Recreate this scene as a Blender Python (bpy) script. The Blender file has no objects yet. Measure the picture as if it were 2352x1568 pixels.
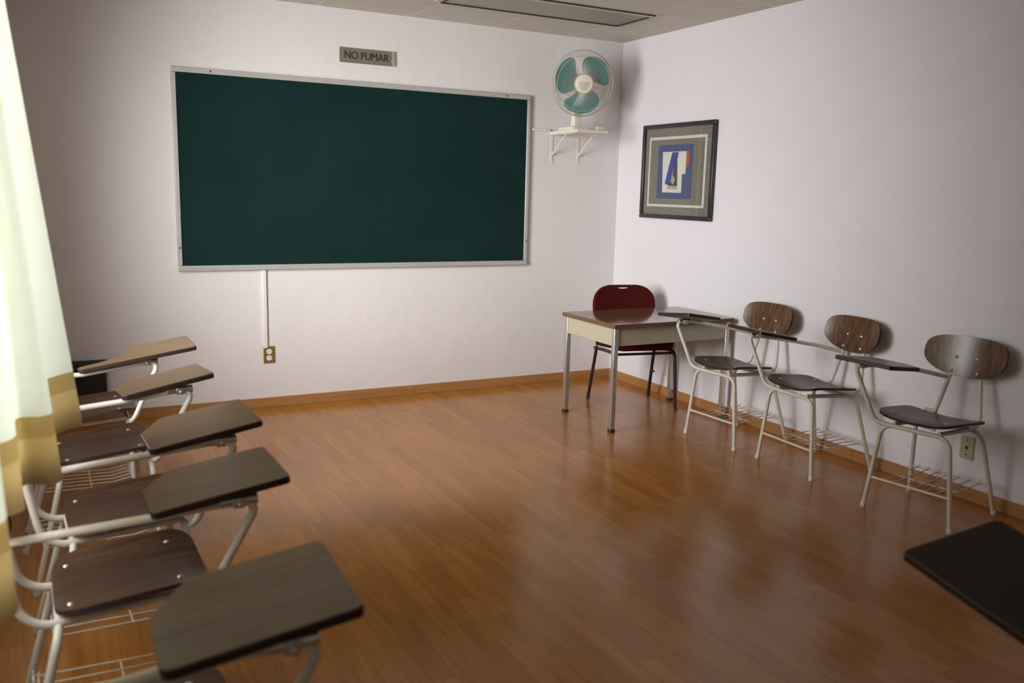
import bpy, bmesh, math, random
from mathutils import Vector, Matrix
random.seed(4)
D = bpy.data
C = bpy.context.scene.collection
R = math.radians

# ------------------------------------------------------------------ materials
MATS = {}
def nodes(name):
    m = D.materials.new(name); m.use_nodes = True
    nt = m.node_tree; nt.nodes.clear()
    out = nt.nodes.new('ShaderNodeOutputMaterial')
    b = nt.nodes.new('ShaderNodeBsdfPrincipled')
    nt.links.new(b.outputs[0], out.inputs[0])
    MATS[name] = m
    return m, nt, b, out
def noise_mix(nt, c1, c2, scale, stretch=(1, 1, 1), detail=4, rough=.55, lo=.3, hi=.7, coord='Object'):
    tc = nt.nodes.new('ShaderNodeTexCoord'); mp = nt.nodes.new('ShaderNodeMapping')
    mp.inputs['Scale'].default_value = stretch
    nt.links.new(tc.outputs[coord], mp.inputs[0])
    nz = nt.nodes.new('ShaderNodeTexNoise'); nz.inputs['Scale'].default_value = scale
    nz.inputs['Detail'].default_value = detail; nz.inputs['Roughness'].default_value = rough
    nt.links.new(mp.outputs[0], nz.inputs['Vector'])
    rp = nt.nodes.new('ShaderNodeValToRGB')
    rp.color_ramp.elements[0].position = lo; rp.color_ramp.elements[1].position = hi
    rp.color_ramp.elements[0].color = (*c1, 1); rp.color_ramp.elements[1].color = (*c2, 1)
    nt.links.new(nz.outputs['Fac'], rp.inputs[0])
    return rp, nz, mp, tc
def mat(name, col, rough=.5, metal=0., var=.06, scale=14, bump=0., bscale=200, spec=.5, trans=0.):
    m, nt, b, out = nodes(name)
    c1 = tuple(max(0, c * (1 - var)) for c in col); c2 = tuple(min(1, c * (1 + var)) for c in col)
    rp, nz, mp, tc = noise_mix(nt, c1, c2, scale)
    nt.links.new(rp.outputs[0], b.inputs['Base Color'])
    b.inputs['Roughness'].default_value = rough; b.inputs['Metallic'].default_value = metal
    b.inputs['Specular IOR Level'].default_value = spec
    b.inputs['Transmission Weight'].default_value = trans
    if bump:
        n2 = nt.nodes.new('ShaderNodeTexNoise'); n2.inputs['Scale'].default_value = bscale
        n2.inputs['Detail'].default_value = 5
        nt.links.new(tc.outputs['Object'], n2.inputs['Vector'])
        bp = nt.nodes.new('ShaderNodeBump'); bp.inputs['Strength'].default_value = bump
        bp.inputs['Distance'].default_value = .01
        nt.links.new(n2.outputs['Fac'], bp.inputs['Height']); nt.links.new(bp.outputs[0], b.inputs['Normal'])
    return m
def wood(name, c1, c2, axis, rough=.25, scale=2.2, spec=.5, lo=.32, hi=.68):
    m, nt, b, out = nodes(name)
    st = [26, 26, 26]; st[axis] = 1.3
    rp, nz, mp, tc = noise_mix(nt, c1, c2, scale, tuple(st), 6, .6, lo, hi)
    nz.inputs['Distortion'].default_value = .35
    nt.links.new(rp.outputs[0], b.inputs['Base Color'])
    b.inputs['Roughness'].default_value = rough
    b.inputs['Specular IOR Level'].default_value = spec
    return m

WALN1, WALN2 = (.028, .012, .006), (.085, .040, .018)  # seat walnut, darkened to hold the shade under curtain and tablets
wood('laminate_x_shaded', WALN1, WALN2, 0, .32, spec=.30)
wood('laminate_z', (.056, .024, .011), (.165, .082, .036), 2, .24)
wood('tablet_laminate', (.088, .052, .022), (.170, .104, .050), 0, .31, spec=.42)
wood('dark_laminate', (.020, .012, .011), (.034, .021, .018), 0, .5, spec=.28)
wood('desk_laminate', (.10, .052, .026), (.17, .092, .047), 0, .09, spec=.95, lo=.2, hi=.8)
wood('desk_edge', (.10, .046, .020), (.18, .085, .036), 0, .4)
mat('laminate_edge', (.022, .009, .006), .5)
mat('cream_paint', (.62, .565, .485), .38, 0, .05)
mat('steel', (.62, .61, .58), .28, .9, .05)
mat('dark_rubber', (.035, .028, .025), .7)
mat('desk_metal', (.43, .39, .29), .5, 0, .03)
mat('desk_chrome', (.55, .53, .50), .25, .85, .04)
mat('red_fabric', (.062, .005, .003), .95, 0, .35, 160, .25, 400, .15)
mat('maroon_metal', (.022, .007, .008), .4)
mat('black_plastic', (.012, .010, .011), .5)
mat('aluminium', (.52, .52, .49), .45, .35, .04)
mat('white_plastic', (.78, .75, .69), .4, 0, .03)
mat('cream_plastic', (.66, .60, .48), .42, 0, .04)
mat('fan_white', (.74, .68, .58), .4, 0, .03)
mat('grille_wire', (.50, .45, .38), .4, .2, .03)
mat('brass_plate', (.30, .20, .055), .42, .45, .08)
mat('ivory_plate', (.46, .40, .27), .5, 0, .05)
mat('sign_metal', (.235, .225, .175), .42, .35, .10, 30)
mat('sign_ink', (.030, .024, .010), .6)
mat('screw_dark', (.10, .09, .08), .5, .4)
mat('shelf_white', (.72, .66, .58), .5, 0, .04)
mat('frame_black', (.030, .026, .030), .3, 0, .2)
mat('mat_board', (.200, .182, .148), .85, 0, .05, 60)
mat('mat_white', (.66, .64, .59), .8)
mat('art_blue', (.062, .078, .19), .8, 0, .08, 40)
mat('art_white', (.70, .68, .62), .8)
mat('art_ultra', (.035, .055, .30), .8, 0, .1, 40)
mat('art_brown', (.060, .042, .024), .8)
mat('art_grey', (.36, .36, .31), .8)
mat('art_red', (.46, .075, .030), .8)
mat('art_tag', (.40, .38, .34), .8)
mat('diffuser', (.30, .285, .225), .35, 0, .04, 8)
mat('light_trim', (.52, .49, .41), .5)
mat('gap_dark', (.045, .026, .010), .8)
mat('window_white', (.72, .72, .70), .45)

def wall_mat(name, col):
    m, nt, b, out = nodes(name)
    rp, nz, mp, tc = noise_mix(nt, tuple(c * .97 for c in col), tuple(min(1, c * 1.02) for c in col), 1.3, detail=3)
    nt.links.new(rp.outputs[0], b.inputs['Base Color'])
    b.inputs['Roughness'].default_value = .62; b.inputs['Specular IOR Level'].default_value = .35
    n1 = nt.nodes.new('ShaderNodeTexNoise'); n1.inputs['Scale'].default_value = 9; n1.inputs['Detail'].default_value = 6
    n1.inputs['Roughness'].default_value = .62
    n2 = nt.nodes.new('ShaderNodeTexVoronoi'); n2.inputs['Scale'].default_value = 55
    for n in (n1, n2): nt.links.new(tc.outputs['Object'], n.inputs['Vector'])
    ad = nt.nodes.new('ShaderNodeMath'); ad.operation = 'MULTIPLY_ADD'; ad.inputs[1].default_value = .10
    nt.links.new(n2.outputs['Distance'], ad.inputs[0]); nt.links.new(n1.outputs['Fac'], ad.inputs[2])
    bp = nt.nodes.new('ShaderNodeBump'); bp.inputs['Strength'].default_value = .35; bp.inputs['Distance'].default_value = .012
    nt.links.new(ad.outputs[0], bp.inputs['Height']); nt.links.new(bp.outputs[0], b.inputs['Normal'])
    return m
wall_mat('wall_paint', (.74, .70, .695))
wall_mat('wall_paint_side', (.725, .685, .725))

# floor: three-strip laminate, boards run along Y
m, nt, b, out = nodes('floor_laminate')
tc = nt.nodes.new('ShaderNodeTexCoord'); mp = nt.nodes.new('ShaderNodeMapping')
mp.inputs['Rotation'].default_value = (0, 0, R(90))
nt.links.new(tc.outputs['Object'], mp.inputs[0])
br = nt.nodes.new('ShaderNodeTexBrick')
br.inputs['Scale'].default_value = 1; br.inputs['Brick Width'].default_value = .46; br.inputs['Row Height'].default_value = .068
br.inputs['Mortar Size'].default_value = .0007; br.inputs['Mortar Smooth'].default_value = .3
br.inputs['Color1'].default_value = (.430, .180, .034, 1); br.inputs['Color2'].default_value = (.350, .138, .022, 1)
br.inputs['Mortar'].default_value = (.20, .078, .016, 1); br.offset = .37; br.offset_frequency = 2
nt.links.new(mp.outputs[0], br.inputs['Vector'])
m2 = nt.nodes.new('ShaderNodeMapping'); m2.inputs['Scale'].default_value = (34, 2.2, 1)
nt.links.new(tc.outputs['Object'], m2.inputs[0])
gz = nt.nodes.new('ShaderNodeTexNoise'); gz.inputs['Scale'].default_value = 1.6; gz.inputs['Detail'].default_value = 6
gz.inputs['Distortion'].default_value = .6
nt.links.new(m2.outputs[0], gz.inputs['Vector'])
rp = nt.nodes.new('ShaderNodeValToRGB'); rp.color_ramp.elements[0].position = .3; rp.color_ramp.elements[1].position = .75
rp.color_ramp.elements[0].color = (.80, .77, .72, 1); rp.color_ramp.elements[1].color = (1.07, 1.05, 1.03, 1)
nt.links.new(gz.outputs['Fac'], rp.inputs[0])
mx = nt.nodes.new('ShaderNodeMix'); mx.data_type = 'RGBA'; mx.blend_type = 'MULTIPLY'; mx.inputs[0].default_value = 1
nt.links.new(br.outputs['Color'], mx.inputs[6]); nt.links.new(rp.outputs[0], mx.inputs[7])
nt.links.new(mx.outputs[2], b.inputs['Base Color'])
b.inputs['Roughness'].default_value = .20; b.inputs['Specular IOR Level'].default_value = .36
wood('baseboard_wood', (.33, .150, .050), (.43, .21, .078), 0, .42, 1.5)
wood('baseboard_wood_side', (.33, .150, .050), (.43, .21, .078), 1, .42, 1.5)

# ceiling: 62 cm tiles with thin pale joints
m, nt, b, out = nodes('ceiling_tile')
tc = nt.nodes.new('ShaderNodeTexCoord'); mp = nt.nodes.new('ShaderNodeMapping')
mp.inputs['Location'].default_value = (.474, .351, 0)
nt.links.new(tc.outputs['Object'], mp.inputs[0])
br = nt.nodes.new('ShaderNodeTexBrick'); br.offset = 0; br.inputs['Scale'].default_value = 1
br.inputs['Brick Width'].default_value = .625; br.inputs['Row Height'].default_value = .617
br.inputs['Mortar Size'].default_value = .004; br.inputs['Mortar Smooth'].default_value = .2
br.inputs['Color1'].default_value = (.60, .555, .49, 1); br.inputs['Color2'].default_value = (.585, .54, .475, 1)
br.inputs['Mortar'].default_value = (.80, .76, .69, 1)
nt.links.new(mp.outputs[0], br.inputs['Vector']); nt.links.new(br.outputs['Color'], b.inputs['Base Color'])
b.inputs['Roughness'].default_value = .8
nz = nt.nodes.new('ShaderNodeTexNoise'); nz.inputs['Scale'].default_value = 70; nz.inputs['Detail'].default_value = 4
nt.links.new(tc.outputs['Object'], nz.inputs['Vector'])
bp = nt.nodes.new('ShaderNodeBump'); bp.inputs['Strength'].default_value = .25; bp.inputs['Distance'].default_value = .005
nt.links.new(nz.outputs['Fac'], bp.inputs['Height']); nt.links.new(bp.outputs[0], b.inputs['Normal'])

# chalkboard green with faint chalk clouding
m, nt, b, out = nodes('board_green')
rp, nz, mp, tc = noise_mix(nt, (.0045, .022, .021), (.0075, .028, .027), 2.5, detail=5)
nt.links.new(rp.outputs[0], b.inputs['Base Color']); b.inputs['Roughness'].default_value = .75
b.inputs['Specular IOR Level'].default_value = .10

# curtain cloth: cream with tan band along the hem
m, nt, b, out = nodes('curtain_cloth')
nt.nodes.remove(b)
tc = nt.nodes.new('ShaderNodeTexCoord'); sx = nt.nodes.new('ShaderNodeSeparateXYZ')
nt.links.new(tc.outputs['Object'], sx.inputs[0])
rp = nt.nodes.new('ShaderNodeValToRGB'); rp.color_ramp.interpolation = 'CONSTANT'
e = rp.color_ramp.elements
e[0].position = 0; e[0].color = (.72, .62, .40, 1)
e[1].position = .108; e[1].color = (.62, .52, .31, 1)
x = e.new(.157); x.color = (.84, .86, .80, 1)
nt.links.new(sx.outputs['Z'], rp.inputs[0])
wv = nt.nodes.new('ShaderNodeTexNoise'); wv.inputs['Scale'].default_value = 5
mpc = nt.nodes.new('ShaderNodeMapping'); mpc.inputs['Scale'].default_value = (3, 3, 40)
nt.links.new(tc.outputs['Object'], mpc.inputs[0]); nt.links.new(mpc.outputs[0], wv.inputs['Vector'])
r2 = nt.nodes.new('ShaderNodeValToRGB'); r2.color_ramp.elements[0].color = (.93, .92, .90, 1); r2.color_ramp.elements[1].color = (1, 1, 1, 1)
nt.links.new(wv.outputs['Fac'], r2.inputs[0])
mx = nt.nodes.new('ShaderNodeMix'); mx.data_type = 'RGBA'; mx.blend_type = 'MULTIPLY'; mx.inputs[0].default_value = 1
nt.links.new(rp.outputs[0], mx.inputs[6]); nt.links.new(r2.outputs[0], mx.inputs[7])
df = nt.nodes.new('ShaderNodeBsdfDiffuse'); tr = nt.nodes.new('ShaderNodeBsdfTranslucent')
nt.links.new(mx.outputs[2], df.inputs[0]); nt.links.new(mx.outputs[2], tr.inputs[0])
ms = nt.nodes.new('ShaderNodeMixShader'); ms.inputs[0].default_value = .5
nt.links.new(df.outputs[0], ms.inputs[1]); nt.links.new(tr.outputs[0], ms.inputs[2]); nt.links.new(ms.outputs[0], out.inputs[0])

# translucent teal fan blade
m, nt, b, out = nodes('fan_teal')
rp, nz, mp, tc = noise_mix(nt, (.065, .285, .290), (.085, .330, .335), 6)
nt.links.new(rp.outputs[0], b.inputs['Base Color']); b.inputs['Roughness'].default_value = .2
tr = nt.nodes.new('ShaderNodeBsdfTranslucent'); tr.inputs[0].default_value = (.08, .42, .44, 1)
ms = nt.nodes.new('ShaderNodeMixShader'); ms.inputs[0].default_value = .3
nt.links.new(b.outputs[0], ms.inputs[1]); nt.links.new(tr.outputs[0], ms.inputs[2]); nt.links.new(ms.outputs[0], out.inputs[0])

# panes
def glass(name, tint, gl, rough=.02):
    m, nt, b, out = nodes(name); nt.nodes.remove(b)
    t = nt.nodes.new('ShaderNodeBsdfTransparent'); t.inputs[0].default_value = (*tint, 1)
    g = nt.nodes.new('ShaderNodeBsdfGlossy'); g.inputs['Roughness'].default_value = rough
    lw = nt.nodes.new('ShaderNodeLayerWeight'); lw.inputs[0].default_value = .5
    pw_ = nt.nodes.new('ShaderNodeMath'); pw_.operation = 'POWER'; pw_.inputs[1].default_value = 5
    nt.links.new(lw.outputs['Facing'], pw_.inputs[0])
    f = nt.nodes.new('ShaderNodeMath'); f.operation = 'MULTIPLY_ADD'; f.inputs[1].default_value = .9; f.inputs[2].default_value = gl
    nt.links.new(pw_.outputs[0], f.inputs[0])
    ms = nt.nodes.new('ShaderNodeMixShader')
    nt.links.new(f.outputs[0], ms.inputs[0]); nt.links.new(t.outputs[0], ms.inputs[1]); nt.links.new(g.outputs[0], ms.inputs[2])
    nt.links.new(ms.outputs[0], out.inputs[0]); return m
glass('pane', (.97, .98, .97), .03)
glass('picture_glass', (.96, .96, .96), .03, .03)

# ------------------------------------------------------------------ mesh helpers
class MB:
    def __init__(s): s.v = []; s.f = []; s.m = []
    def add(s, vs, fs, mi=0):
        o = len(s.v); s.v += [tuple(p) for p in vs]
        for f in fs: s.f.append(tuple(i + o for i in f)); s.m.append(mi)
        return s
    def box(s, lo, hi, mi=0):
        x0, y0, z0 = lo; x1, y1, z1 = hi
        return s.add([(x0,y0,z0),(x1,y0,z0),(x1,y1,z0),(x0,y1,z0),(x0,y0,z1),(x1,y0,z1),(x1,y1,z1),(x0,y1,z1)],
                     [(3,2,1,0),(4,5,6,7),(0,1,5,4),(1,2,6,5),(2,3,7,6),(3,0,4,7)], mi)
    def tube(s, pts, r, n=12, closed=False, mi=0, flat=None):
        pts = [Vector(p) for p in pts]; N = len(pts)
        rr = r if isinstance(r, (list, tuple)) else [r] * N
        T = []
        for i in range(N):
            a = pts[(i - 1) % N] if (closed or i > 0) else pts[i]
            c = pts[(i + 1) % N] if (closed or i < N - 1) else pts[i]
            T.append((c - a).normalized())
        up = Vector((0, 0, 1)) if abs(T[0].z) < .9 else Vector((1, 0, 0))
        u = T[0].cross(up).normalized(); vs = []
        for i in range(N):
            u = (u - T[i] * u.dot(T[i])).normalized(); w = T[i].cross(u)
            for k in range(n):
                a = 2 * math.pi * k / n
                vs.append(pts[i] + (u * math.cos(a) + w * math.sin(a)) * rr[i])
        fs = []
        for i in range(N if closed else N - 1):
            j = (i + 1) % N
            for k in range(n):
                k2 = (k + 1) % n
                fs.append((i*n+k, i*n+k2, j*n+k2, j*n+k))
        if not closed:
            fs.append(tuple(reversed(range(n)))); fs.append(tuple((N-1)*n + k for k in range(n)))
        return s.add(vs, fs, mi)
    def cyl(s, a, b, r, n=16, mi=0): return s.tube([a, b], r, n, False, mi)
    def prism(s, poly, fn0, fn1, mi=0, side=None):
        n = len(poly)
        vs = [fn0(p) for p in poly] + [fn1(p) for p in poly]
        s.add(vs, [tuple(range(n))[::-1], tuple(range(n, 2*n))], mi)
        o = len(s.v) - 2*n
        for k in range(n):
            k2 = (k+1) % n
            s.f.append((o+k, o+k2, o+n+k2, o+n+k)); s.m.append(mi if side is None else side)
        return s
    def lathe(s, prof, axis_o, axis, n=32, mi=0):
        a = Vector(axis).normalized(); up = Vector((0,0,1)) if abs(a.z) < .9 else Vector((1,0,0))
        u = a.cross(up).normalized(); w = a.cross(u); o = Vector(axis_o); vs = []
        for (r, h) in prof:
            for k in range(n):
                t = 2*math.pi*k/n
                vs.append(o + a*h + (u*math.cos(t) + w*math.sin(t))*max(r, 1e-5))
        fs = [(i*n+k, i*n+(k+1)%n, (i+1)*n+(k+1)%n, (i+1)*n+k) for i in range(len(prof)-1) for k in range(n)]
        return s.add(vs, fs, mi)
    def plate(s, outline, top, thick, rings=7, mi=0, side=1):
        """outline: list of (a,b); top(a,b)->(point, normal); a sheet of constant thickness"""
        n = len(outline); vt = []; vb = []
        ca = sum(p[0] for p in outline)/n; cb = sum(p[1] for p in outline)/n
        sc = [.0] + [(i+1)/rings for i in range(rings)]
        def pt(a, b):
            p, nn = top(a, b); p = Vector(p); nn = Vector(nn).normalized()
            return p, p - nn*thick
        p, q = pt(ca, cb); vt.append(p); vb.append(q)
        for r in sc[1:]:
            for (a, b) in outline:
                p, q = pt(ca+(a-ca)*r, cb+(b-cb)*r); vt.append(p); vb.append(q)
        M = len(vt); o = len(s.v); s.v += [tuple(p) for p in vt + vb]
        def F(f, m_): s.f.append(tuple(i+o for i in f)); s.m.append(m_)
        for k in range(n):
            k2 = (k+1) % n
            F((0, 1+k, 1+k2), mi); F((M, M+1+k2, M+1+k), mi)
            for r in range(rings-1):
                A = 1+r*n; B = 1+(r+1)*n
                F((A+k, B+k, B+k2, A+k2), mi); F((M+A+k2, M+B+k2, M+B+k, M+A+k), mi)
            B = 1+(rings-1)*n
            F((B+k, M+B+k, M+B+k2, B+k2), side)
        return s
    def mesh(s, name, mats, smooth=True, angle=35):
        me = D.meshes.new(name); me.from_pydata(s.v, [], s.f)
        for m_ in (mats if isinstance(mats, (list, tuple)) else [mats]): me.materials.append(MATS[m_])
        for p, i in zip(me.polygons, s.m): p.material_index = i
        bm = bmesh.new(); bm.from_mesh(me); bmesh.ops.recalc_face_normals(bm, faces=bm.faces); bm.to_mesh(me); bm.free()
        if smooth:
            for p in me.polygons: p.use_smooth = True
            me.set_sharp_from_angle(angle=R(angle))
        me.update(); return me
    def build(s, name, mats, parent=None, smooth=True, bevel=0, angle=35, loc=None, rot=None):
        return link(name, s.mesh(name, mats, smooth, angle), parent, bevel, loc, rot)

def link(name, data, parent=None, bevel=0, loc=None, rot=None):
    o = D.objects.new(name, data); C.objects.link(o)
    if parent is not None: o.parent = parent
    if loc is not None: o.location = loc
    if rot is not None: o.rotation_euler = rot
    if bevel:
        md = o.modifiers.new('bevel', 'BEVEL'); md.width = bevel; md.segments = 2; md.limit_method = 'ANGLE'; md.angle_limit = R(40)
    return o
def thing(name, label, cat, loc=(0,0,0), rz=0, group=None):
    o = D.objects.new(name, None); C.objects.link(o); o.empty_display_size = .1
    o.location = loc; o.rotation_euler = (0, 0, rz)
    return tag(o, label, cat, group)
def tag(o, label, cat, group=None):
    o['label'] = label; o['category'] = cat
    if group: o['group'] = group
    return o
def struct(o): o['kind'] = 'structure'; return o
def fillet(pts, rad, n=7):
    P = [Vector(p) for p in pts]; out = [P[0]]
    for i in range(1, len(P)-1):
        r = rad[i-1] if isinstance(rad, (list, tuple)) else rad
        a = (P[i-1]-P[i]); b = (P[i+1]-P[i]); la, lb = a.length, b.length
        a.normalize(); b.normalize()
        ang = a.angle(b)
        if r <= 0 or ang > math.pi-.02: out.append(P[i]); continue
        t = min(r/math.tan(ang/2), la*.49, lb*.49); r2 = t*math.tan(ang/2)
        bis = (a+b).normalized(); cen = P[i] + bis*(r2/math.sin(ang/2))
        s0 = P[i]+a*t-cen; s1 = P[i]+b*t-cen; tot = s0.angle(s1); ax = s0.cross(s1).normalized()
        for k in range(n+1):
            out.append(cen + Matrix.Rotation(tot*k/n, 3, ax) @ s0)
    out.append(P[-1]); return out
def catmull(pts, n=8):
    P = [Vector(p) for p in pts]; out = []
    for i in range(len(P)-1):
        p0 = P[max(i-1, 0)]; p1 = P[i]; p2 = P[i+1]; p3 = P[min(i+2, len(P)-1)]
        for k in range(n):
            t = k/n
            out.append(.5*((2*p1)+(p2-p0)*t+(2*p0-5*p1+4*p2-p3)*t*t+(3*p1-p0-3*p2+p3)*t**3))
    out.append(P[-1]); return out
def round_poly(pts, rad, n=5):
    m_ = len(pts); out = []
    for i in range(m_):
        a, p, c = Vector((*pts[i-1], 0)), Vector((*pts[i], 0)), Vector((*pts[(i+1) % m_], 0))
        r = rad[i] if isinstance(rad, (list, tuple)) else rad
        f = fillet([a, p, c], r, n) if r > 0 else [a, p, c]
        out += [(q.x, q.y) for q in f[1:-1]]
    return out

# ------------------------------------------------------------------ room
H = 2.57; XL = -4.30; YF = -6.70; T = .12
struct(MB().box((XL-.4, YF-.3, -T), (.3, .3, 0)).build('floor', 'floor_laminate', smooth=False))
struct(MB().box((XL-.4, YF-.3, H), (.3, .3, H+T)).build('ceiling', 'ceiling_tile', smooth=False))
struct(MB().box((XL-.4, 0, 0), (.3, T, H)).build('wall_back', 'wall_paint', smooth=False))
struct(MB().box((0, YF, 0), (T, 0, H)).build('wall_right', 'wall_paint_side', smooth=False))
struct(MB().box((XL, YF-T, 0), (0, YF, H)).build('wall_front', 'wall_paint', smooth=False))
WIN = [(-2.50, -1.40), (-4.25, -2.60), (-6.20, -4.70)]; WZ0, WZ1 = .74, 2.40
wl = MB(); wt = .30
wl.box((XL-wt, YF, 0), (XL, 0, WZ0)); wl.box((XL-wt, YF, WZ1), (XL, 0, H))
ys = [YF] + [v for w in sorted(WIN) for v in w] + [0]
for i in range(0, len(ys), 2): wl.box((XL-wt, ys[i], WZ0), (XL, ys[i+1], WZ1))
struct(wl.build('wall_left', 'wall_paint', smooth=False))
for i, (y0, y1) in enumerate(WIN):
    f = MB(); xa, xb = XL-.11, XL-.06; t = .045
    f.box((xa, y0, WZ0), (xb, y1, WZ0+t)); f.box((xa, y0, WZ1-t), (xb, y1, WZ1))
    for yy in (y0, y1-t, (y0+y1)/2-t/2): f.box((xa, yy, WZ0+t), (xb, yy+t, WZ1-t))
    w = struct(f.build('window_%d' % (i+1), 'window_white', smooth=False))
    MB().box((XL-.087, y0+.04, WZ0+.04), (XL-.083, y1-.04, WZ1-.04)).build('pane', 'pane', w, smooth=False)
BB = .064
def baseboard(name, segs, mk, m_):
    b_ = MB()
    for a, c in segs: mk(b_, a, c)
    struct(b_.build(name, m_, smooth=False, bevel=.002))
baseboard('baseboard_back', [(-4.29, -4.0), (-3.998, -1.676), (-1.674, -.013)], lambda b_, a, c: b_.box((a, -.013, 0), (c, 0, BB)), 'baseboard_wood')
baseboard('baseboard_right', [(-6.6, -4.802), (-4.8, -2.44), (-2.438, -1.635), (-1.633, 0)], lambda b_, a, c: b_.box((-.013, a, 0), (0, c, BB)), 'baseboard_wood_side')

# ------------------------------------------------------------------ chalkboard
cb = thing('chalkboard', 'long dark green chalkboard with aluminium frame on the back wall', 'chalkboard', (-2.018, 0, .908))
bx0, bx1, bz0, bz1 = -1.219, 1.219, 0, 1.218; fw = .032
MB().box((bx0+.012, -.016, bz0+.012), (bx1-.012, -.004, bz1-.012)).build('writing_panel', 'board_green', cb, smooth=False)
def rail(a, b_):
    MB().box(a, b_).build('frame_rail', 'aluminium', cb, bevel=.004)
rail((bx0, -.026, bz1-fw), (bx1, 0, bz1)); rail((bx0, -.03, bz0), (bx1, 0, bz0+.034))
rail((bx0, -.026, bz0+.034), (bx0+fw-.006, 0, bz1-fw)); rail((bx1-fw+.006, -.026, bz0+.034), (bx1, 0, bz1-fw))
for sx_, sz_ in ((-.994, 1.203), (1.024, 1.203), (1.206, .175), (-1.206, .144)):
    MB().cyl((sx_, -.024, sz_), (sx_, -.029, sz_), .006, 12).build('screw', 'screw_dark', cb)

# sign
sg = thing('wall_sign', 'grey metal sign reading NO FUMAR above the chalkboard', 'sign', (-2.018, 0, 2.287))
ol = [(-.188, -.047), (.172, -.047), (.186, -.047), (.186, .047), (.172, .047), (-.188, .047)]
sp = MB().box((-.188, -.005, -.047), (.166, -.001, .047))
sp.add([(.166,-.005,-.047),(.187,-.014,-.047),(.187,-.014,.047),(.166,-.005,.047),(.166,-.001,-.047),(.187,-.010,-.047),(.187,-.010,.047),(.166,-.001,.047)],
       [(0,1,2,3),(4,7,6,5),(0,4,5,1),(3,2,6,7),(1,5,6,2),(0,3,7,4)])
sp.build('sign_plate', 'sign_metal', sg, smooth=False)
fc = D.curves.new('lettering', 'FONT'); fc.body = 'NO FUMAR'; fc.size = .066; fc.extrude = .0006; fc.offset = 0
fc.align_x = 'CENTER'; fc.align_y = 'CENTER'; fc.space_character = .96; fc.materials.append(MATS['sign_ink'])
tmp = D.objects.new('lettering_curve', fc); lme = D.meshes.new_from_object(tmp); D.objects.remove(tmp)
bm = bmesh.new(); bm.from_mesh(lme)
g2 = bmesh.ops.duplicate(bm, geom=bm.verts[:] + bm.edges[:] + bm.faces[:])
bmesh.ops.translate(bm, vec=(.0013, .0006, .0002), verts=[v for v in g2['geom'] if isinstance(v, bmesh.types.BMVert)])
bm.to_mesh(lme); bm.free()
lt = link('lettering', lme, sg, loc=(-.008, -.0062, -.001), rot=(R(90), 0, 0)); lt.scale = (.93, 1.0, 1)

# cable ducts and outlet under the board
du = MB().box((-.0125, -.016, 0), (.0125, 0, .513)).build('cable_duct', 'white_plastic', bevel=.003, loc=(-2.7175, 0, .396))
tag(du, 'white vertical cable duct between chalkboard and brass outlet', 'cable duct')
du2 = MB().box((-.0, -.014, -.009), (.165, 0, .009)).build('cable_duct', 'shelf_white', bevel=.003, loc=(-.785, 0, 1.892))
tag(du2, 'short cream horizontal cable duct between chalkboard and fan shelf', 'cable duct')
ou = thing('power_outlet', 'brass wall outlet with two pale round sockets below the chalkboard', 'outlet', (-2.696, 0, .350))
MB().box((-.037, -.007, -.056), (.037, 0, .056)).build('cover_plate', 'brass_plate', ou, bevel=.003)
for dz in (.021, -.021):
    s_ = MB().lathe([(.0, .0115), (.0165, .0115), (.018, .010), (.018, .004)], (0, 0, dz), (0, -1, 0), 20).build('socket', 'white_plastic', ou)
    MB().box((-.007, -.0122, dz-.003), (-.005, -.011, dz+.006)).box((.005, -.0122, dz-.003), (.007, -.011, dz+.006)).build('slot', 'dark_rubber', s_, smooth=False)

# right wall outlets
def wall_plate(y, z, lab, holes):
    o = thing('wall_outlet', lab, 'outlet', (0, y, z), 0, 'ivory plates low on the right wall')
    MB().box((-.007, -.0365, -.057), (0, .0365, .057)).build('cover_plate', 'ivory_plate', o, bevel=.003)
    for dz, r_ in holes:
        MB().cyl((-.006, 0, dz), (-.0085, 0, dz), r_, 14).build('socket', 'dark_rubber', o)
wall_plate(-2.888, .349, 'ivory wall plate partly behind the backrest post of the last right-hand chair', [(0, .006)])
wall_plate(-3.107, .258, 'ivory wall plate with one dark hole, seen below the last right-hand seat', [(0, .0085), (.038, .004), (-.034, .004)])

# black box on the back wall behind the window row
wb = thing('wall_box', 'black box low on the back wall beside the curtain edge', 'box', (-3.80, 0, .165))
MB().box((-.16, -.055, 0), (.128, 0, .205)).build('housing', 'black_plastic', wb, bevel=.006)
MB().box((-.165, -.062, .165), (.140, 0, .222)).build('lid', 'black_plastic', wb, bevel=.012)

# ------------------------------------------------------------------ framed picture on the right wall
pc = thing('framed_picture', 'black framed abstract collage in grey mats on the right wall', 'picture', (0, -.736, 1.277))
pw, ph, pf = .398, .664, .030
def fr(ya, yb, za, zb): MB().box((-.030, ya, za), (-.002, yb, zb)).build('frame_rail', 'frame_black', pc, bevel=.006)
fr(-pw, pw, ph-pf, ph); fr(-pw, pw, 0, pf); fr(-pw, -pw+pf, pf, ph-pf); fr(pw-pf, pw, pf, ph-pf)
def sheet(name, poly, d, m_, par):
    q = [(y+.736, z-1.277) for y, z in poly]
    return MB().prism(q, lambda p: (-d+.0006, p[0], p[1]), lambda p: (-d, p[0], p[1])).build(name, m_, par, smooth=False)
mt_ = MB().box((-.012, -pw+.02, .02), (-.004, pw-.02, ph-.02)).build('mat_board', 'mat_board', pc, smooth=False)
bo = MB()
a_, b2 = (-.410, -1.045, 1.362, 1.852), (-.428, -1.024, 1.379, 1.832)
def rr(y0, y1, z0, z1): bo.box((-.0136, min(y0, y1)+.736, z0-1.277), (-.0122, max(y0, y1)+.736, z1-1.277))
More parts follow.
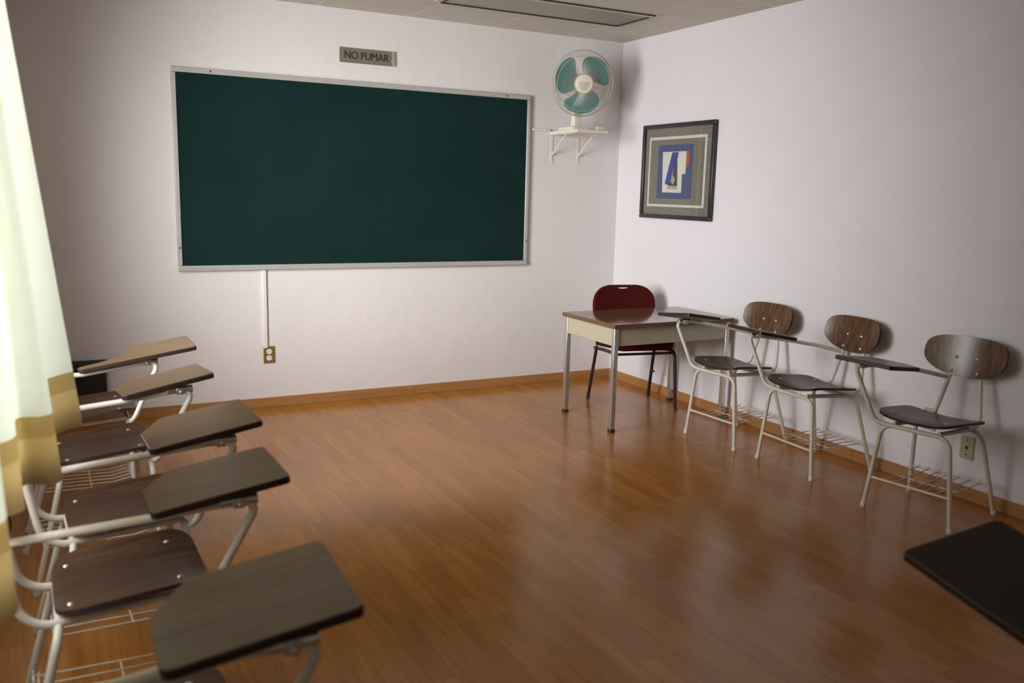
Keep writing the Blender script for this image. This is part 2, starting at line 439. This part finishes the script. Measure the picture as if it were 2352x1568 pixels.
rr(a_[0], a_[1], a_[2], b2[2]); rr(a_[0], a_[1], b2[3], a_[3]); rr(a_[0], b2[0], b2[2], b2[3]); rr(b2[1], a_[1], b2[2], b2[3])
bo.build('white_border', 'mat_white', mt_, smooth=False)
art = sheet('artwork', [(-.520, 1.420), (-.902, 1.420), (-.902, 1.794), (-.520, 1.794)], .0135, 'art_blue', pc)
sheet('paper_shape', [(-.572, 1.746), (-.868, 1.746), (-.838, 1.626), (-.833, 1.592), (-.797, 1.590), (-.800, 1.462), (-.584, 1.463)], .0145, 'art_white', art)
sheet('paper_shape', [(-.681, 1.743), (-.752, 1.741), (-.739, 1.684), (-.685, 1.584), (-.679, 1.55), (-.699, 1.521), (-.666, 1.508), (-.611, 1.526)], .0155, 'art_ultra', art)
sheet('paper_shape', [(-.741, 1.690), (-.752, 1.509), (-.660, 1.510), (-.688, 1.575)], .0163, 'art_brown', art)
sheet('paper_shape', [(-.698, 1.588), (-.731, 1.555), (-.706, 1.517), (-.678, 1.542)], .0171, 'art_grey', art)
sheet('paper_shape', [(-.838, 1.747), (-.869, 1.747), (-.871, 1.656), (-.838, 1.626)], .0163, 'art_red', art)
sheet('paper_shape', [(-.641, 1.508), (-.749, 1.509), (-.751, 1.485), (-.642, 1.487)], .0155, 'art_tag', art)
MB().box((-.0205, -pw+.025, .025), (-.0190, pw-.025, ph-.025)).build('glass', 'picture_glass', pc, smooth=False)

# ------------------------------------------------------------------ shelf and fan in the corner
sh = thing('wall_shelf', 'small cream bracket shelf carrying the fan in the corner', 'shelf', (-.49, 0, 1.862))
MB().box((-.133, -.38, 0), (.133, -.002, .022)).build('shelf_board', 'shelf_white', sh, bevel=.002)
for bx in (-.112, .117):
    k = MB().box((bx-.010, -.004, -.205), (bx+.010, 0, 0)).box((bx-.010, -.30, -.004), (bx+.010, 0, -.0005))
    k = k.build('bracket', 'shelf_white', sh, smooth=False)
    MB().tube([(bx, -.004, -.150), (bx, -.20, -.004)], .0055, 8).build('brace', 'shelf_white', k)
fan_top = 1.884
fn = thing('table_fan', 'white table fan with three teal blades on the corner shelf', 'fan', (-.515, -.19, fan_top))
MB().prism(round_poly([(-.105, -.10), (.085, -.10), (.085, .10), (-.105, .10)], .03), lambda p: (p[0], p[1], 0), lambda p: (p[0]*.95, p[1]*.95, .024)).build('base', 'fan_white', fn, bevel=.004)
MB().prism(round_poly([(-.033, -.026), (.033, -.026), (.033, .026), (-.033, .026)], .008), lambda p: (p[0], p[1], .022), lambda p: (p[0]*.92, p[1]*.92, .165)).build('neck', 'fan_white', fn, bevel=.002)
# head axis: towards the room, slightly down
tocam = Vector((-3.46, -5.48, 0)).normalized(); right = Vector((.884, -.467, 0))
nrm = (tocam + right*.24).normalized(); nrm.z = -.16; nrm.normalize()
fu = nrm.cross(Vector((0, 0, 1))).normalized(); fv = fu.cross(nrm)
hc = Vector((-.032, -.118, .319))         # centre of the cage, fan space
RAD = .225
def fp(r, a, d): return hc + (fu*math.cos(a) + fv*math.sin(a))*r + nrm*d
MB().lathe([(.0, -.155), (.04, -.150), (.058, -.125), (.062, -.06), (.055, -.035), (0, -.035)], hc, nrm, 24).build('motor_housing', 'fan_white', fn)
MB().tube([Vector((0, 0, .15)), hc + nrm*-.10 + Vector((0, 0, -.04))], [.022, .030], 14).build('swivel', 'fan_white', fn)
def ring(mb, r, d, w, n=56): mb.tube([fp(r, 2*math.pi*k/n, d) for k in range(n)], w, 6, True)
g = MB(); ring(g, RAD, 0, .0032); ring(g, RAD*.835, .030, .0018); ring(g, .068, .048, .003)
for k in range(96):
    a = 2*math.pi*k/96
    g.tube([fp(.066, a, .048), fp(RAD*.55, a, .045), fp(RAD*.835, a, .030), fp(RAD*.96, a, .012), fp(RAD, a, 0)], .00115, 4)
g.build('front_grille', 'grille_wire', fn)
g = MB(); ring(g, RAD*.995, -.014, .0035); ring(g, RAD*.80, -.055, .0016); ring(g, .06, -.068, .003)
for k in range(72):
    a = 2*math.pi*k/72
    g.tube([fp(.06, a, -.068), fp(RAD*.55, a, -.066), fp(RAD*.80, a, -.055), fp(RAD*.96, a, -.034), fp(RAD*.995, a, -.012)], .0009, 4)
g.build('rear_grille', 'grille_wire', fn)
MB().lathe([(RAD*.995, -.016), (RAD*1.006, -.012), (RAD*1.006, .001), (RAD*.995, .004)], hc, nrm, 64).build('rim_band', 'fan_white', fn)
cp_ = MB().lathe([(0, .060), (.050, .059), (.062, .055), (.065, .048), (.060, .044), (0, .044)], hc, nrm, 36).build('hub_cap', 'fan_white', fn)
sl = MB()
for k in range(6):
    h = .012 - k*.010; w = [.042, .042, .040, .037, .032, .024][k]
    sl.tube([fp(0, 0, .0602) + fu*(-w+.006) + fv*h, fp(0, 0, .0608) + fv*(h-.002), fp(0, 0, .0602) + fu*(w-.004) + fv*(h-.001)], .0014, 5)
sl.build('hub_slots', 'mat_board', cp_)
MB().lathe([(0, .03), (.034, .028), (.040, .012), (.040, -.03), (0, -.03)], hc, nrm, 24).build('blade_hub', 'fan_teal', fn)
for ca in (R(132), R(18), R(-97)):
    bl = MB(); pts = []
    prof = [(.030, -50, 30), (.078, -52, 38), (.125, -50, 47), (.165, -43, 51), (.190, -28, 46), (.201, -10, 36), (.204, 6, 22)]
    prof = [(v.x, v.y, v.z) for v in catmull([Vector((r_*1000, a0, a1)) for r_, a0, a1 in prof], 4)]
    prof = [(r_/1000, a0, a1) for r_, a0, a1 in prof]
    for (r_, a0, a1) in prof:
        pts.append([(r_, ca + R(a0 + (a1-a0)*k/10), (-.5+k/10)*.045*(1-.3*r_/.19)) for k in range(11)])
    vs = []
    for side in (0, .0016):
        for row in pts:
            for (r_, a, d) in row: vs.append(fp(r_, a, d*-1 + side))
    nr, nc = len(prof), 11; fs = []
    for s_ in (0, 1):
        o = s_*nr*nc
        for i in range(nr-1):
            for k in range(nc-1): fs.append((o+i*nc+k, o+i*nc+k+1, o+(i+1)*nc+k+1, o+(i+1)*nc+k))
    edge = [(0, k) for k in range(nc)] + [(i, nc-1) for i in range(1, nr)] + [(nr-1, k) for k in range(nc-2, -1, -1)] + [(i, 0) for i in range(nr-2, 0, -1)]
    for e0, e1 in zip(edge, edge[1:]+edge[:1]):
        i0, i1 = e0[0]*nc+e0[1], e1[0]*nc+e1[1]; fs.append((i0, i1, i1+nr*nc, i0+nr*nc))
    bl.add(vs, fs).build('blade', 'fan_teal', fn, angle=60)
pl = MB().box((-.030, -.016, 0), (.030, .016, .030)).build('plug_adapter', 'fan_white', bevel=.003, loc=(-.385, -.305, 1.884))
tag(pl, 'small cream plug box at the front right corner of the fan shelf', 'plug')

# ------------------------------------------------------------------ ceiling light
cl = thing('ceiling_light', 'unlit rectangular fluorescent ceiling light with grey diffuser', 'light', (-1.08, -.77, H))
x0, x1, y0, y1 = -.66, .64, -.215, .215
MB().box((x0-.035, y0-.03, -.004), (x1+.04, y1+.012, 0)).build('trim_frame', 'light_trim', cl, smooth=False)
MB().box((x0, y0, -.010), (x1, y0+.014, -.003)).box((x0, y1-.014, -.011), (x1, y1, -.003)).box((x1-.014, y0+.07, -.011), (x1, y1-.014, -.003)).box((x0, y0+.014, -.010), (x0+.01, y1-.014, -.003)).build('gap_shade_strips', 'gap_dark', cl, smooth=False)  # solid dark strips stand in for shade in the gap round the diffuser
MB().box((x0+.01, y0+.078, -.006), (x1-.014, y1-.014, -.0042)).build('diffuser', 'diffuser', cl, smooth=False)
MB().box((x0+.01, y0+.013, -.0075), (x1-.001, y0+.0695, -.0042)).build('side_reflector', 'light_trim', cl, smooth=False)

# ------------------------------------------------------------------ teacher's desk
dk = thing('teacher_desk', 'small beige metal desk with brown glossy top in the corner', 'desk', (-.509, -1.145, 0))
lx, ly = .437, .274
tp = MB().prism([(-.465, -.305), (.465, -.305), (.465, .300), (-.465, .300)], lambda p: (p[0], p[1], .646), lambda p: (p[0], p[1], .672), 0, 1)
tp.build('desk_top', ['desk_laminate', 'desk_edge'], dk, smooth=False, bevel=.002)
def apron(a, b_): MB().box(a, b_).build('apron', 'desk_metal', dk, bevel=.003)
apron((-lx, -ly-.006, .535), (lx, -ly+.012, .646)); apron((-lx, ly-.012, .535), (lx, ly+.006, .646))
apron((-lx-.006, -ly+.012, .535), (-lx+.012, ly-.012, .646)); apron((lx-.012, -ly+.012, .535), (lx+.006, ly-.012, .646))
for sx_ in (-1, 1):
    for sy_ in (-1, 1):
        w = .0155; cx, cy = sx_*(lx-.002), sy_*(ly-.002)
        l_ = MB().box((cx-w, cy-w, .02), (cx+w, cy+w, .646)).build('leg', 'desk_chrome', dk, bevel=.003)
        MB().box((cx-w-.002, cy-w-.002, 0), (cx+w+.002, cy+w+.002, .021)).build('foot', 'dark_rubber', l_, bevel=.003)

# ------------------------------------------------------------------ red visitor chair behind the desk
rc = thing('office_chair', 'dark red upholstered chair tucked behind the teacher\'s desk', 'chair', (-.405, -.862, 0), math.atan2(-.98, -.2))
# local: facing +x, left = +y
bo_ = []
half = [(0, .027), (.032, .024), (.058, .011), (.085, .0), (.130, .006), (.175, .024), (.212, .062), (.228, .11), (.230, .16), (.224, .22), (.21, .255), (.17, .275), (.09, .282), (0, .284)]
outl = [(y, -d) for y, d in half] + [(-y, -d) for y, d in reversed(half[1:-1])]
sm = catmull([Vector((a, b_, 0)) for a, b_ in outl + outl[:1]], 3)[:-1]
outl = [(p.x, p.y) for p in sm]
ztop = .815
def backtop(a, b_):
    x = -.215 + .14*(b_) * -.0 - .12*(b_+.14) + .030*(a/.23)**2
    return (x + .022, a, ztop + b_), (1, -.26*a/.23, .12)
MB().plate(outl, backtop, .030, 6, 0, 0).build('backrest', 'red_fabric', rc, bevel=.006, angle=60)
def backshell(a, b_):
    x = -.215 - .12*(b_+.14) + .030*(a/.23)**2
    return (x - .010, a, ztop + b_), (1, -.26*a/.23, .12)
hol = [(y, d) for y, d in [(-.07, -.008), (.07, -.008), (.06, -.028), (-.06, -.028)]]
bs = MB().plate(round_poly([(-.10, -.006), (.10, -.006), (.12, -.05), (.16, -.24), (-.16, -.24), (-.12, -.05)], [.006, .006, .02, .03, .03, .02]), backshell, .008, 5, 0, 0)
MB().tube([(-.222, -.085, ztop-.012), (-.228, -.04, ztop-.012), (-.228, .04, ztop-.012), (-.222, .085, ztop-.012)], .0105, 10).build('handle_bar', 'maroon_metal', rc)
so = round_poly([(-.20, -.20), (.215, -.225), (.215, .225), (-.20, .20)], [.06, .07, .07, .06], 6)
MB().plate(so, lambda a, b_: ((a, b_, .470 + .11*a - .012*(abs(b_)/.22)**2 - .03*max(0, (a-.12)/.1)**2), (-.1, 0, 1)), .046, 5, 0, 0).build('seat', 'red_fabric', rc, bevel=.008, angle=60)
MB().plate([(a*.95, b_*.95) for a, b_ in so], lambda a, b_: ((a, b_, .426 + .11*a), (-.1, 0, 1)), .016, 3, 0, 0).build('seat_pan', 'maroon_metal', rc)
for s_ in (-1, 1):
    lf = MB().tube(fillet([(.215, s_*.235, 0), (.190, s_*.222, .402), (0, s_*.216, .392), (-.165, s_*.216, .378)], .045), .0115, 12).build('leg', 'maroon_metal', rc)
    MB().cyl((.217, s_*.2355, 0), (.2165, s_*.2354, .018), .0135, 12).build('foot', 'dark_rubber', lf)
    MB().cyl((.204, s_*.228, .13), (.204, s_*.214, .13), .007, 8).build('stacking_stud', 'dark_rubber', lf)
    lr = MB().tube(fillet([(-.215, s_*.235, 0), (-.125, s_*.222, .37), (-.115, s_*.220, .395)], .02), .0115, 12).build('leg', 'maroon_metal', rc)
    MB().cyl((-.2155, s_*.2355, 0), (-.210, s_*.235, .018), .0135, 12).build('foot', 'dark_rubber', lr)
    MB().cyl((-.155, s_*.228, .195), (-.155, s_*.246, .195), .007, 8).build('stacking_stud', 'dark_rubber', lr)
    MB().tube(fillet([(-.16, s_*.200, .400), (-.215, s_*.19, .44), (-.235, s_*.16, .70)], .04), .010, 10).build('back_post', 'maroon_metal', rc)
MB().cyl((.165, -.22, .388), (.165, .22, .388), .009, 10).build('crossbar', 'maroon_metal', rc)

# ------------------------------------------------------------------ tablet-arm chairs
CACHE = {}
def cached(key, fn, mats, angle=35):
    if key not in CACHE: CACHE[key] = fn().mesh(key.split('|')[0], mats, True, angle)
    return CACHE[key]
def superell(a, b_, n, N=56, top=None):
    o = []
    for k in range(N):
        t = 2*math.pi*k/N; c_, s_ = math.cos(t), math.sin(t)
        nn = n if (top is None or s_ >= 0) else top
        o.append((a*math.copysign(abs(c_)**(2/nn), c_), b_*math.copysign(abs(s_)**(2/nn), s_)))
    return o
LEGR = .0105
def m_frontleg(s_): return lambda: MB().tube(fillet([(.204, s_*.207, .004), (.190, s_*.158, .416), (.190, 0, .416)], .062, 9), LEGR, 12)
def m_rearleg(s_): return lambda: MB().tube(fillet([(-.218, s_*.206, .004), (-.115, s_*.155, .402), (-.115, 0, .402)], .062, 9), LEGR, 12)
def m_post(s_): return lambda: MB().tube(fillet([(-.258, s_*.046, .765), (-.190, s_*.112, .402), (.185, s_*.106, .424)], .075, 9), LEGR, 12)
SEATN = superell(.176, .186, 5.5)
def seat_z(x, y): return .450 + .085*x + .022*(abs(y)/.186)**2.2 - .45*max(0, x-.16)**1.5
def m_seat():
    def top(a, b_):
        x = a+.052; e_ = .004
        dx = (seat_z(x+e_, b_)-seat_z(x-e_, b_))/(2*e_); dy = (seat_z(x, b_+e_)-seat_z(x, b_-e_))/(2*e_)
        return (x, b_, seat_z(x, b_)), (-dx, -dy, 1)
    return MB().plate(SEATN, top, .012, 8, 0, 1)
BACKN = superell(.192, .099, 3.3, 72, 2.05)
BV = Vector((-.185, 0, 1)).normalized(); BN = Vector((1, 0, .185)).normalized()
BC = Vector((-.231, 0, .716))
def back_pt(a, b_, lift=0):
    p = BC + BV*b_ + Vector((0, a, 0)) + BN*(.034*(a/.19)**2 + .0 + lift)
    n_ = (BN - Vector((0, 1, 0))*(2*.034*a/.19**2)).normalized()
    return p, n_
def m_back(): return MB().plate(BACKN, lambda a, b_: back_pt(a, b_), .011, 8, 0, 1)
def m_bolt(p, n_, r=.0075): return lambda: MB().lathe([(0, .0048), (r*.6, .004), (r, .0012), (r, -.001)], p, n_, 12)
BB4 = [(.048, -.004), (-.048, -.004), (.060, -.072), (-.060, -.072)]
SB4 = [(-.088, .118), (-.088, -.118), (.158, .122), (.158, -.122)]
def m_foot(x, y): return lambda: MB().lathe([(0, 0), (.0125, 0), (.0135, .006), (.0125, .022), (.0105, .026)], (x, y, 0), (0, 0, 1), 12)
def m_rack():
    r = MB(); z = .148
    xr, yr = -.181, .187
    r.tube([(xr, -yr, z), (xr, yr, z)], .0032, 6); r.tube([(xr+.012, -yr+.01, z-.006), (xr+.012, yr-.01, z-.006)], .0028, 6)
    for k in range(7):
        y = -.15 + k*.05
        r.tube(fillet([(xr, y, z+.012), (xr+.004, y, z-.002), (.12, y*.97, z-.010), (.196, y*.95, z+.004)], .012, 3), .0026, 6)
    r.tube([(.03, -.15, z-.010), (.03, .15, z-.010)], .0026, 6)
    return r
def m_bar(): return MB().tube([(.1985, -.189, .152), (.1985, .189, .152)], .0062, 10)
def tablet_mesh(L, Wf, Wb, c, kind, th=.019):
    if kind == 'paddle':
        base = [(0, 0), (L, 0), (L, Wf), (.242, Wf*.97), (.224, Wf*.79), (.204, Wf*.50), (.15, .100), (.09, .070), (0, .052)]
        poly = round_poly(base, [.022, .016, .016, .014, .03, .03, .06, .05, .022], 5)
    else:
        base = [(0, 0), (L, 0), (L, Wf), (c, Wf), (0, Wb)]
        poly = round_poly(base, [.02, .014, .016, .022, .022], 5)
    mb = MB().prism(poly, lambda p: (p[0], p[1], -th), lambda p: (p[0], p[1], 0), 0, 1)
    return mb
GRP_R = 'tablet-arm chairs along the right wall'; GRP_L = 'tablet-arm chairs in the window row'
def chair(x, y, yaw, pitch, roll, label, group=None, tz=.699, L=.323, Wf=.28, Wb=.171, c=.073, tx=.081, ty=-.303,
          kind='plain', side='right', tmat='tablet_laminate', post=None):
    t = thing('tablet_chair', label, 'chair', (x, y, 0), R(yaw), group)
    seat = link('seat', cached('seat', m_seat, ['laminate_x_shaded', 'laminate_edge'], 50), t)
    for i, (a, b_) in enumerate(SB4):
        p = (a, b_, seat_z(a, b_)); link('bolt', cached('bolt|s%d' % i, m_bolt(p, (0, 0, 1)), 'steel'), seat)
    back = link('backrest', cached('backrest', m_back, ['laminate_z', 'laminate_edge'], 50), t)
    for i, (a, b_) in enumerate(BB4):
        p, n_ = back_pt(a, b_); link('bolt', cached('bolt|b%d' % i, m_bolt(p, n_, .008), 'steel'), back)
    for s_ in (-1, 1):
        l_ = link('leg', cached('leg|f%d' % s_, m_frontleg(s_), 'cream_paint'), t)
        link('foot', cached('foot|f%d' % s_, m_foot(.204, s_*.207), 'cream_paint'), l_)
        l_ = link('leg', cached('leg|r%d' % s_, m_rearleg(s_), 'cream_paint'), t)
        link('foot', cached('foot|r%d' % s_, m_foot(-.218, s_*.206), 'cream_paint'), l_)
        link('back_post', cached('back_post|%d' % s_, m_post(s_), 'cream_paint'), t)
    link('stretcher', cached('stretcher', m_bar, 'cream_paint'), t)
    link('book_rack', cached('book_rack', m_rack, 'cream_paint'), t)
    # tablet with its own tilt
    key = 'writing_tablet|%s%.3f%.3f%.3f%s' % (kind, L, Wf, Wb, tmat)
    tb = link('writing_tablet', cached(key, lambda: tablet_mesh(L, Wf, Wb, c, kind), [tmat, 'laminate_edge'], 40), t, .003,
              (tx, ty, tz), (R(roll), -R(pitch), 0))
    sl_ = math.tan(R(pitch)); rl = math.tan(R(roll))
    def under(px_, py_, gap): return tz + (px_-tx)*sl_ + (py_-ty)*rl - .019 - gap
    pf_ = post or ((.272, -.275) if side == 'right' else (.335, -.250))
    ex = tx + .012; ey = ty + (.055 if kind != 'paddle' else .030)
    pts = [(.190, -.11, .416), (.203, -.190, .424), (pf_[0], pf_[1], under(*pf_, .019)), (ex, ey, under(ex, ey, .012)),
           (-.10, -.150 if kind != 'paddle' else -.125, .640), (-.216, -.082, .610)]
    if kind == 'paddle': pts = pts[:3] + [(tx+.02, ey, under(tx+.02, ey, .012)), (-.225, -.082, .618)]; rad = [.055, .028, .1]
    else: rad = [.055, .028, .12, .08]
    MB().tube(fillet(pts, rad, 8), LEGR, 12).build('arm_tube', 'cream_paint', t)
    # hinge clamp under the tablet
    hx = pf_[0]-.055; hy = pf_[1]+(ey-pf_[1])*.055/(pf_[0]-ex); hz = under(hx, hy, .016)
    hg = MB().box((hx-.014, hy-.016, hz-.016), (hx+.014, hy+.016, hz+.010)).cyl((hx-.045, hy, hz), (hx+.045, hy, hz), .0145, 12).cyl((hx, hy-.03, hz-.004), (hx, hy+.03, hz-.004), .006, 10)
    hg.build('hinge', 'steel', t, bevel=.002)
    return t
chair(-.310, -1.811, 182.3, 8.9, 6.5, 'tablet-arm chair touching the teacher\'s desk, first of the three on the right wall', GRP_R)
chair(-.288, -2.408, 176.9, 11.0, -.5, 'middle one of the three tablet-arm chairs along the right wall', GRP_R)
chair(-.324, -3.154, 189.5, 7.4, -1.5, 'right-wall tablet-arm chair farthest from the desk, in front of the ivory wall plates', GRP_R)
chair(-3.860, -1.545, 0.5, 8.6, 0, 'window-row chair nearest the chalkboard, its wooden armrest widening into the tablet', GRP_L,
      tz=.654, L=.487, Wf=.312, tx=.003, ty=-.120, kind='paddle', side='left', post=(.335, -.065))
chair(-3.842, -2.177, 5.4, 9.7, -2.8, 'second tablet-arm chair from the chalkboard in the window row', GRP_L, ty=-.266, side='left')
chair(-3.811, -2.887, 3.0, 9.0, 1.3, 'third tablet-arm chair from the chalkboard in the window row', GRP_L, ty=-.266, side='left')
chair(-3.851, -3.400, 1.2, 8.2, 0, 'fourth tablet-arm chair from the chalkboard, its bolted seat in full view', GRP_L, ty=-.268, side='left')
chair(-3.901, -4.150, -1.2, 8.0, 2.0, 'window-row tablet-arm chair closest to the camera, large blurred tablet', GRP_L, tz=.724, L=.318, Wf=.28, Wb=.18, ty=-.269, side='left')
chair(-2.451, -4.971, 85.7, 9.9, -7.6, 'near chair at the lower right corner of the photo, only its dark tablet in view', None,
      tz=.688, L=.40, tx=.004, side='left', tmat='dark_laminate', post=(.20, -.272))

# ------------------------------------------------------------------ curtain
hem = [(-3.877, -3.0), (-3.908, -3.03), (-3.955, -3.09), (-4.0, -3.17), (-4.0, -3.32), (-3.952, -3.44), (-3.938, -3.485), (-3.962, -3.508),
       (-4.005, -3.50), (-4.02, -3.535), (-4.022, -3.60), (-4.012, -3.655), (-4.03, -3.70), (-4.085, -3.76), (-4.075, -3.95), (-4.025, -4.12),
       (-4.013, -4.18), (-4.034, -4.212), (-4.095, -4.26), (-4.085, -4.43), (-4.035, -4.56), (-4.04, -4.64), (-4.10, -4.72), (-4.085, -4.88), (-4.04, -5.0),
       (-4.05, -5.08), (-4.11, -5.16), (-4.09, -5.34), (-4.05, -5.46), (-4.10, -5.6), (-4.06, -5.8), (-4.11, -5.95)]
hp = catmull([Vector((a, b_, 0)) for a, b_ in hem], 7)
Z0, Z1, NZ = .75, 2.568, 24
cv = []; N = len(hp)
for j in range(NZ+1):
    t = j/NZ; k_ = 1-.62*t
    for i, p in enumerate(hp):
        xt = -4.085 + .14*(p.x+3.98)
        x = p.x*(1-t) + xt*t
        sag = .004*math.sin(i*.23)
        cv.append((x, p.y + .02*t*math.sin(p.y*7), (Z0 + (Z1-Z0)*t + sag*(1-t)) - Z0))
fs = [(j*N+i, j*N+i+1, (j+1)*N+i+1, (j+1)*N+i) for j in range(NZ) for i in range(N-1)]
cu = MB().add(cv, fs).build('curtain', 'curtain_cloth', angle=180, loc=(0, 0, Z0))
md = cu.modifiers.new('thickness', 'SOLIDIFY'); md.thickness = .0015
tag(cu, 'cream window curtain with tan hem band hanging at the left', 'curtain')

# ------------------------------------------------------------------ light
world = D.worlds.new('sky'); bpy.context.scene.world = world; world.use_nodes = True
wn = world.node_tree.nodes['Background']; wn.inputs[0].default_value = (.80, .90, 1.0, 1); wn.inputs[1].default_value = 1.0
PW = [68, 76, 5]; SPREAD = [94, 180, 180]; TURN = [28, 0, 0]; TILT = [10, 0, 0]
for i, (y0, y1) in enumerate(WIN):
    l_ = D.lights.new('window_daylight', 'AREA'); l_.shape = 'RECTANGLE'; l_.size = y1-y0; l_.size_y = WZ1-WZ0
    l_.energy = PW[i]; l_.color = (1.0, .985, .98); l_.spread = R(SPREAD[i])
    o = D.objects.new('window_daylight', l_); C.objects.link(o)
    o.location = (XL-.315, (y0+y1)/2, (WZ0+WZ1)/2); o.rotation_euler = (R(90 - TILT[i]), 0, R(-90 + TURN[i]))

# ------------------------------------------------------------------ camera
cam = D.cameras.new('camera'); co = D.objects.new('camera', cam); C.objects.link(co)
f_px = 2003.75; cam.sensor_width = 36; cam.lens = f_px*36/2352
r_, u_, f_ = Vector((.88424, -.46639, .02445)), Vector((.05744, .16045, .98537)), Vector((.46349, .86987, -.16866))
f_ = f_.normalized(); r_ = (r_ - f_*r_.dot(f_)).normalized(); u_ = r_.cross(f_)
M = Matrix((( r_.x, u_.x, -f_.x, -3.9344), (r_.y, u_.y, -f_.y, -5.7067), (r_.z, u_.z, -f_.z, 1.4386), (0, 0, 0, 1)))
co.matrix_world = M
cam.dof.use_dof = True; cam.dof.focus_distance = 5.2; cam.dof.aperture_fstop = 2.8
cam.clip_start = .02
sc = bpy.context.scene; sc.camera = co
sc.view_settings.view_transform = 'Standard'; sc.view_settings.look = 'None'
sc.view_settings.gamma = 1; sc.view_settings.use_curve_mapping = False; sc.view_settings.exposure = 0
sc.cycles.use_denoising = True; sc.cycles.max_bounces = 10; sc.cycles.sample_clamp_indirect = 6
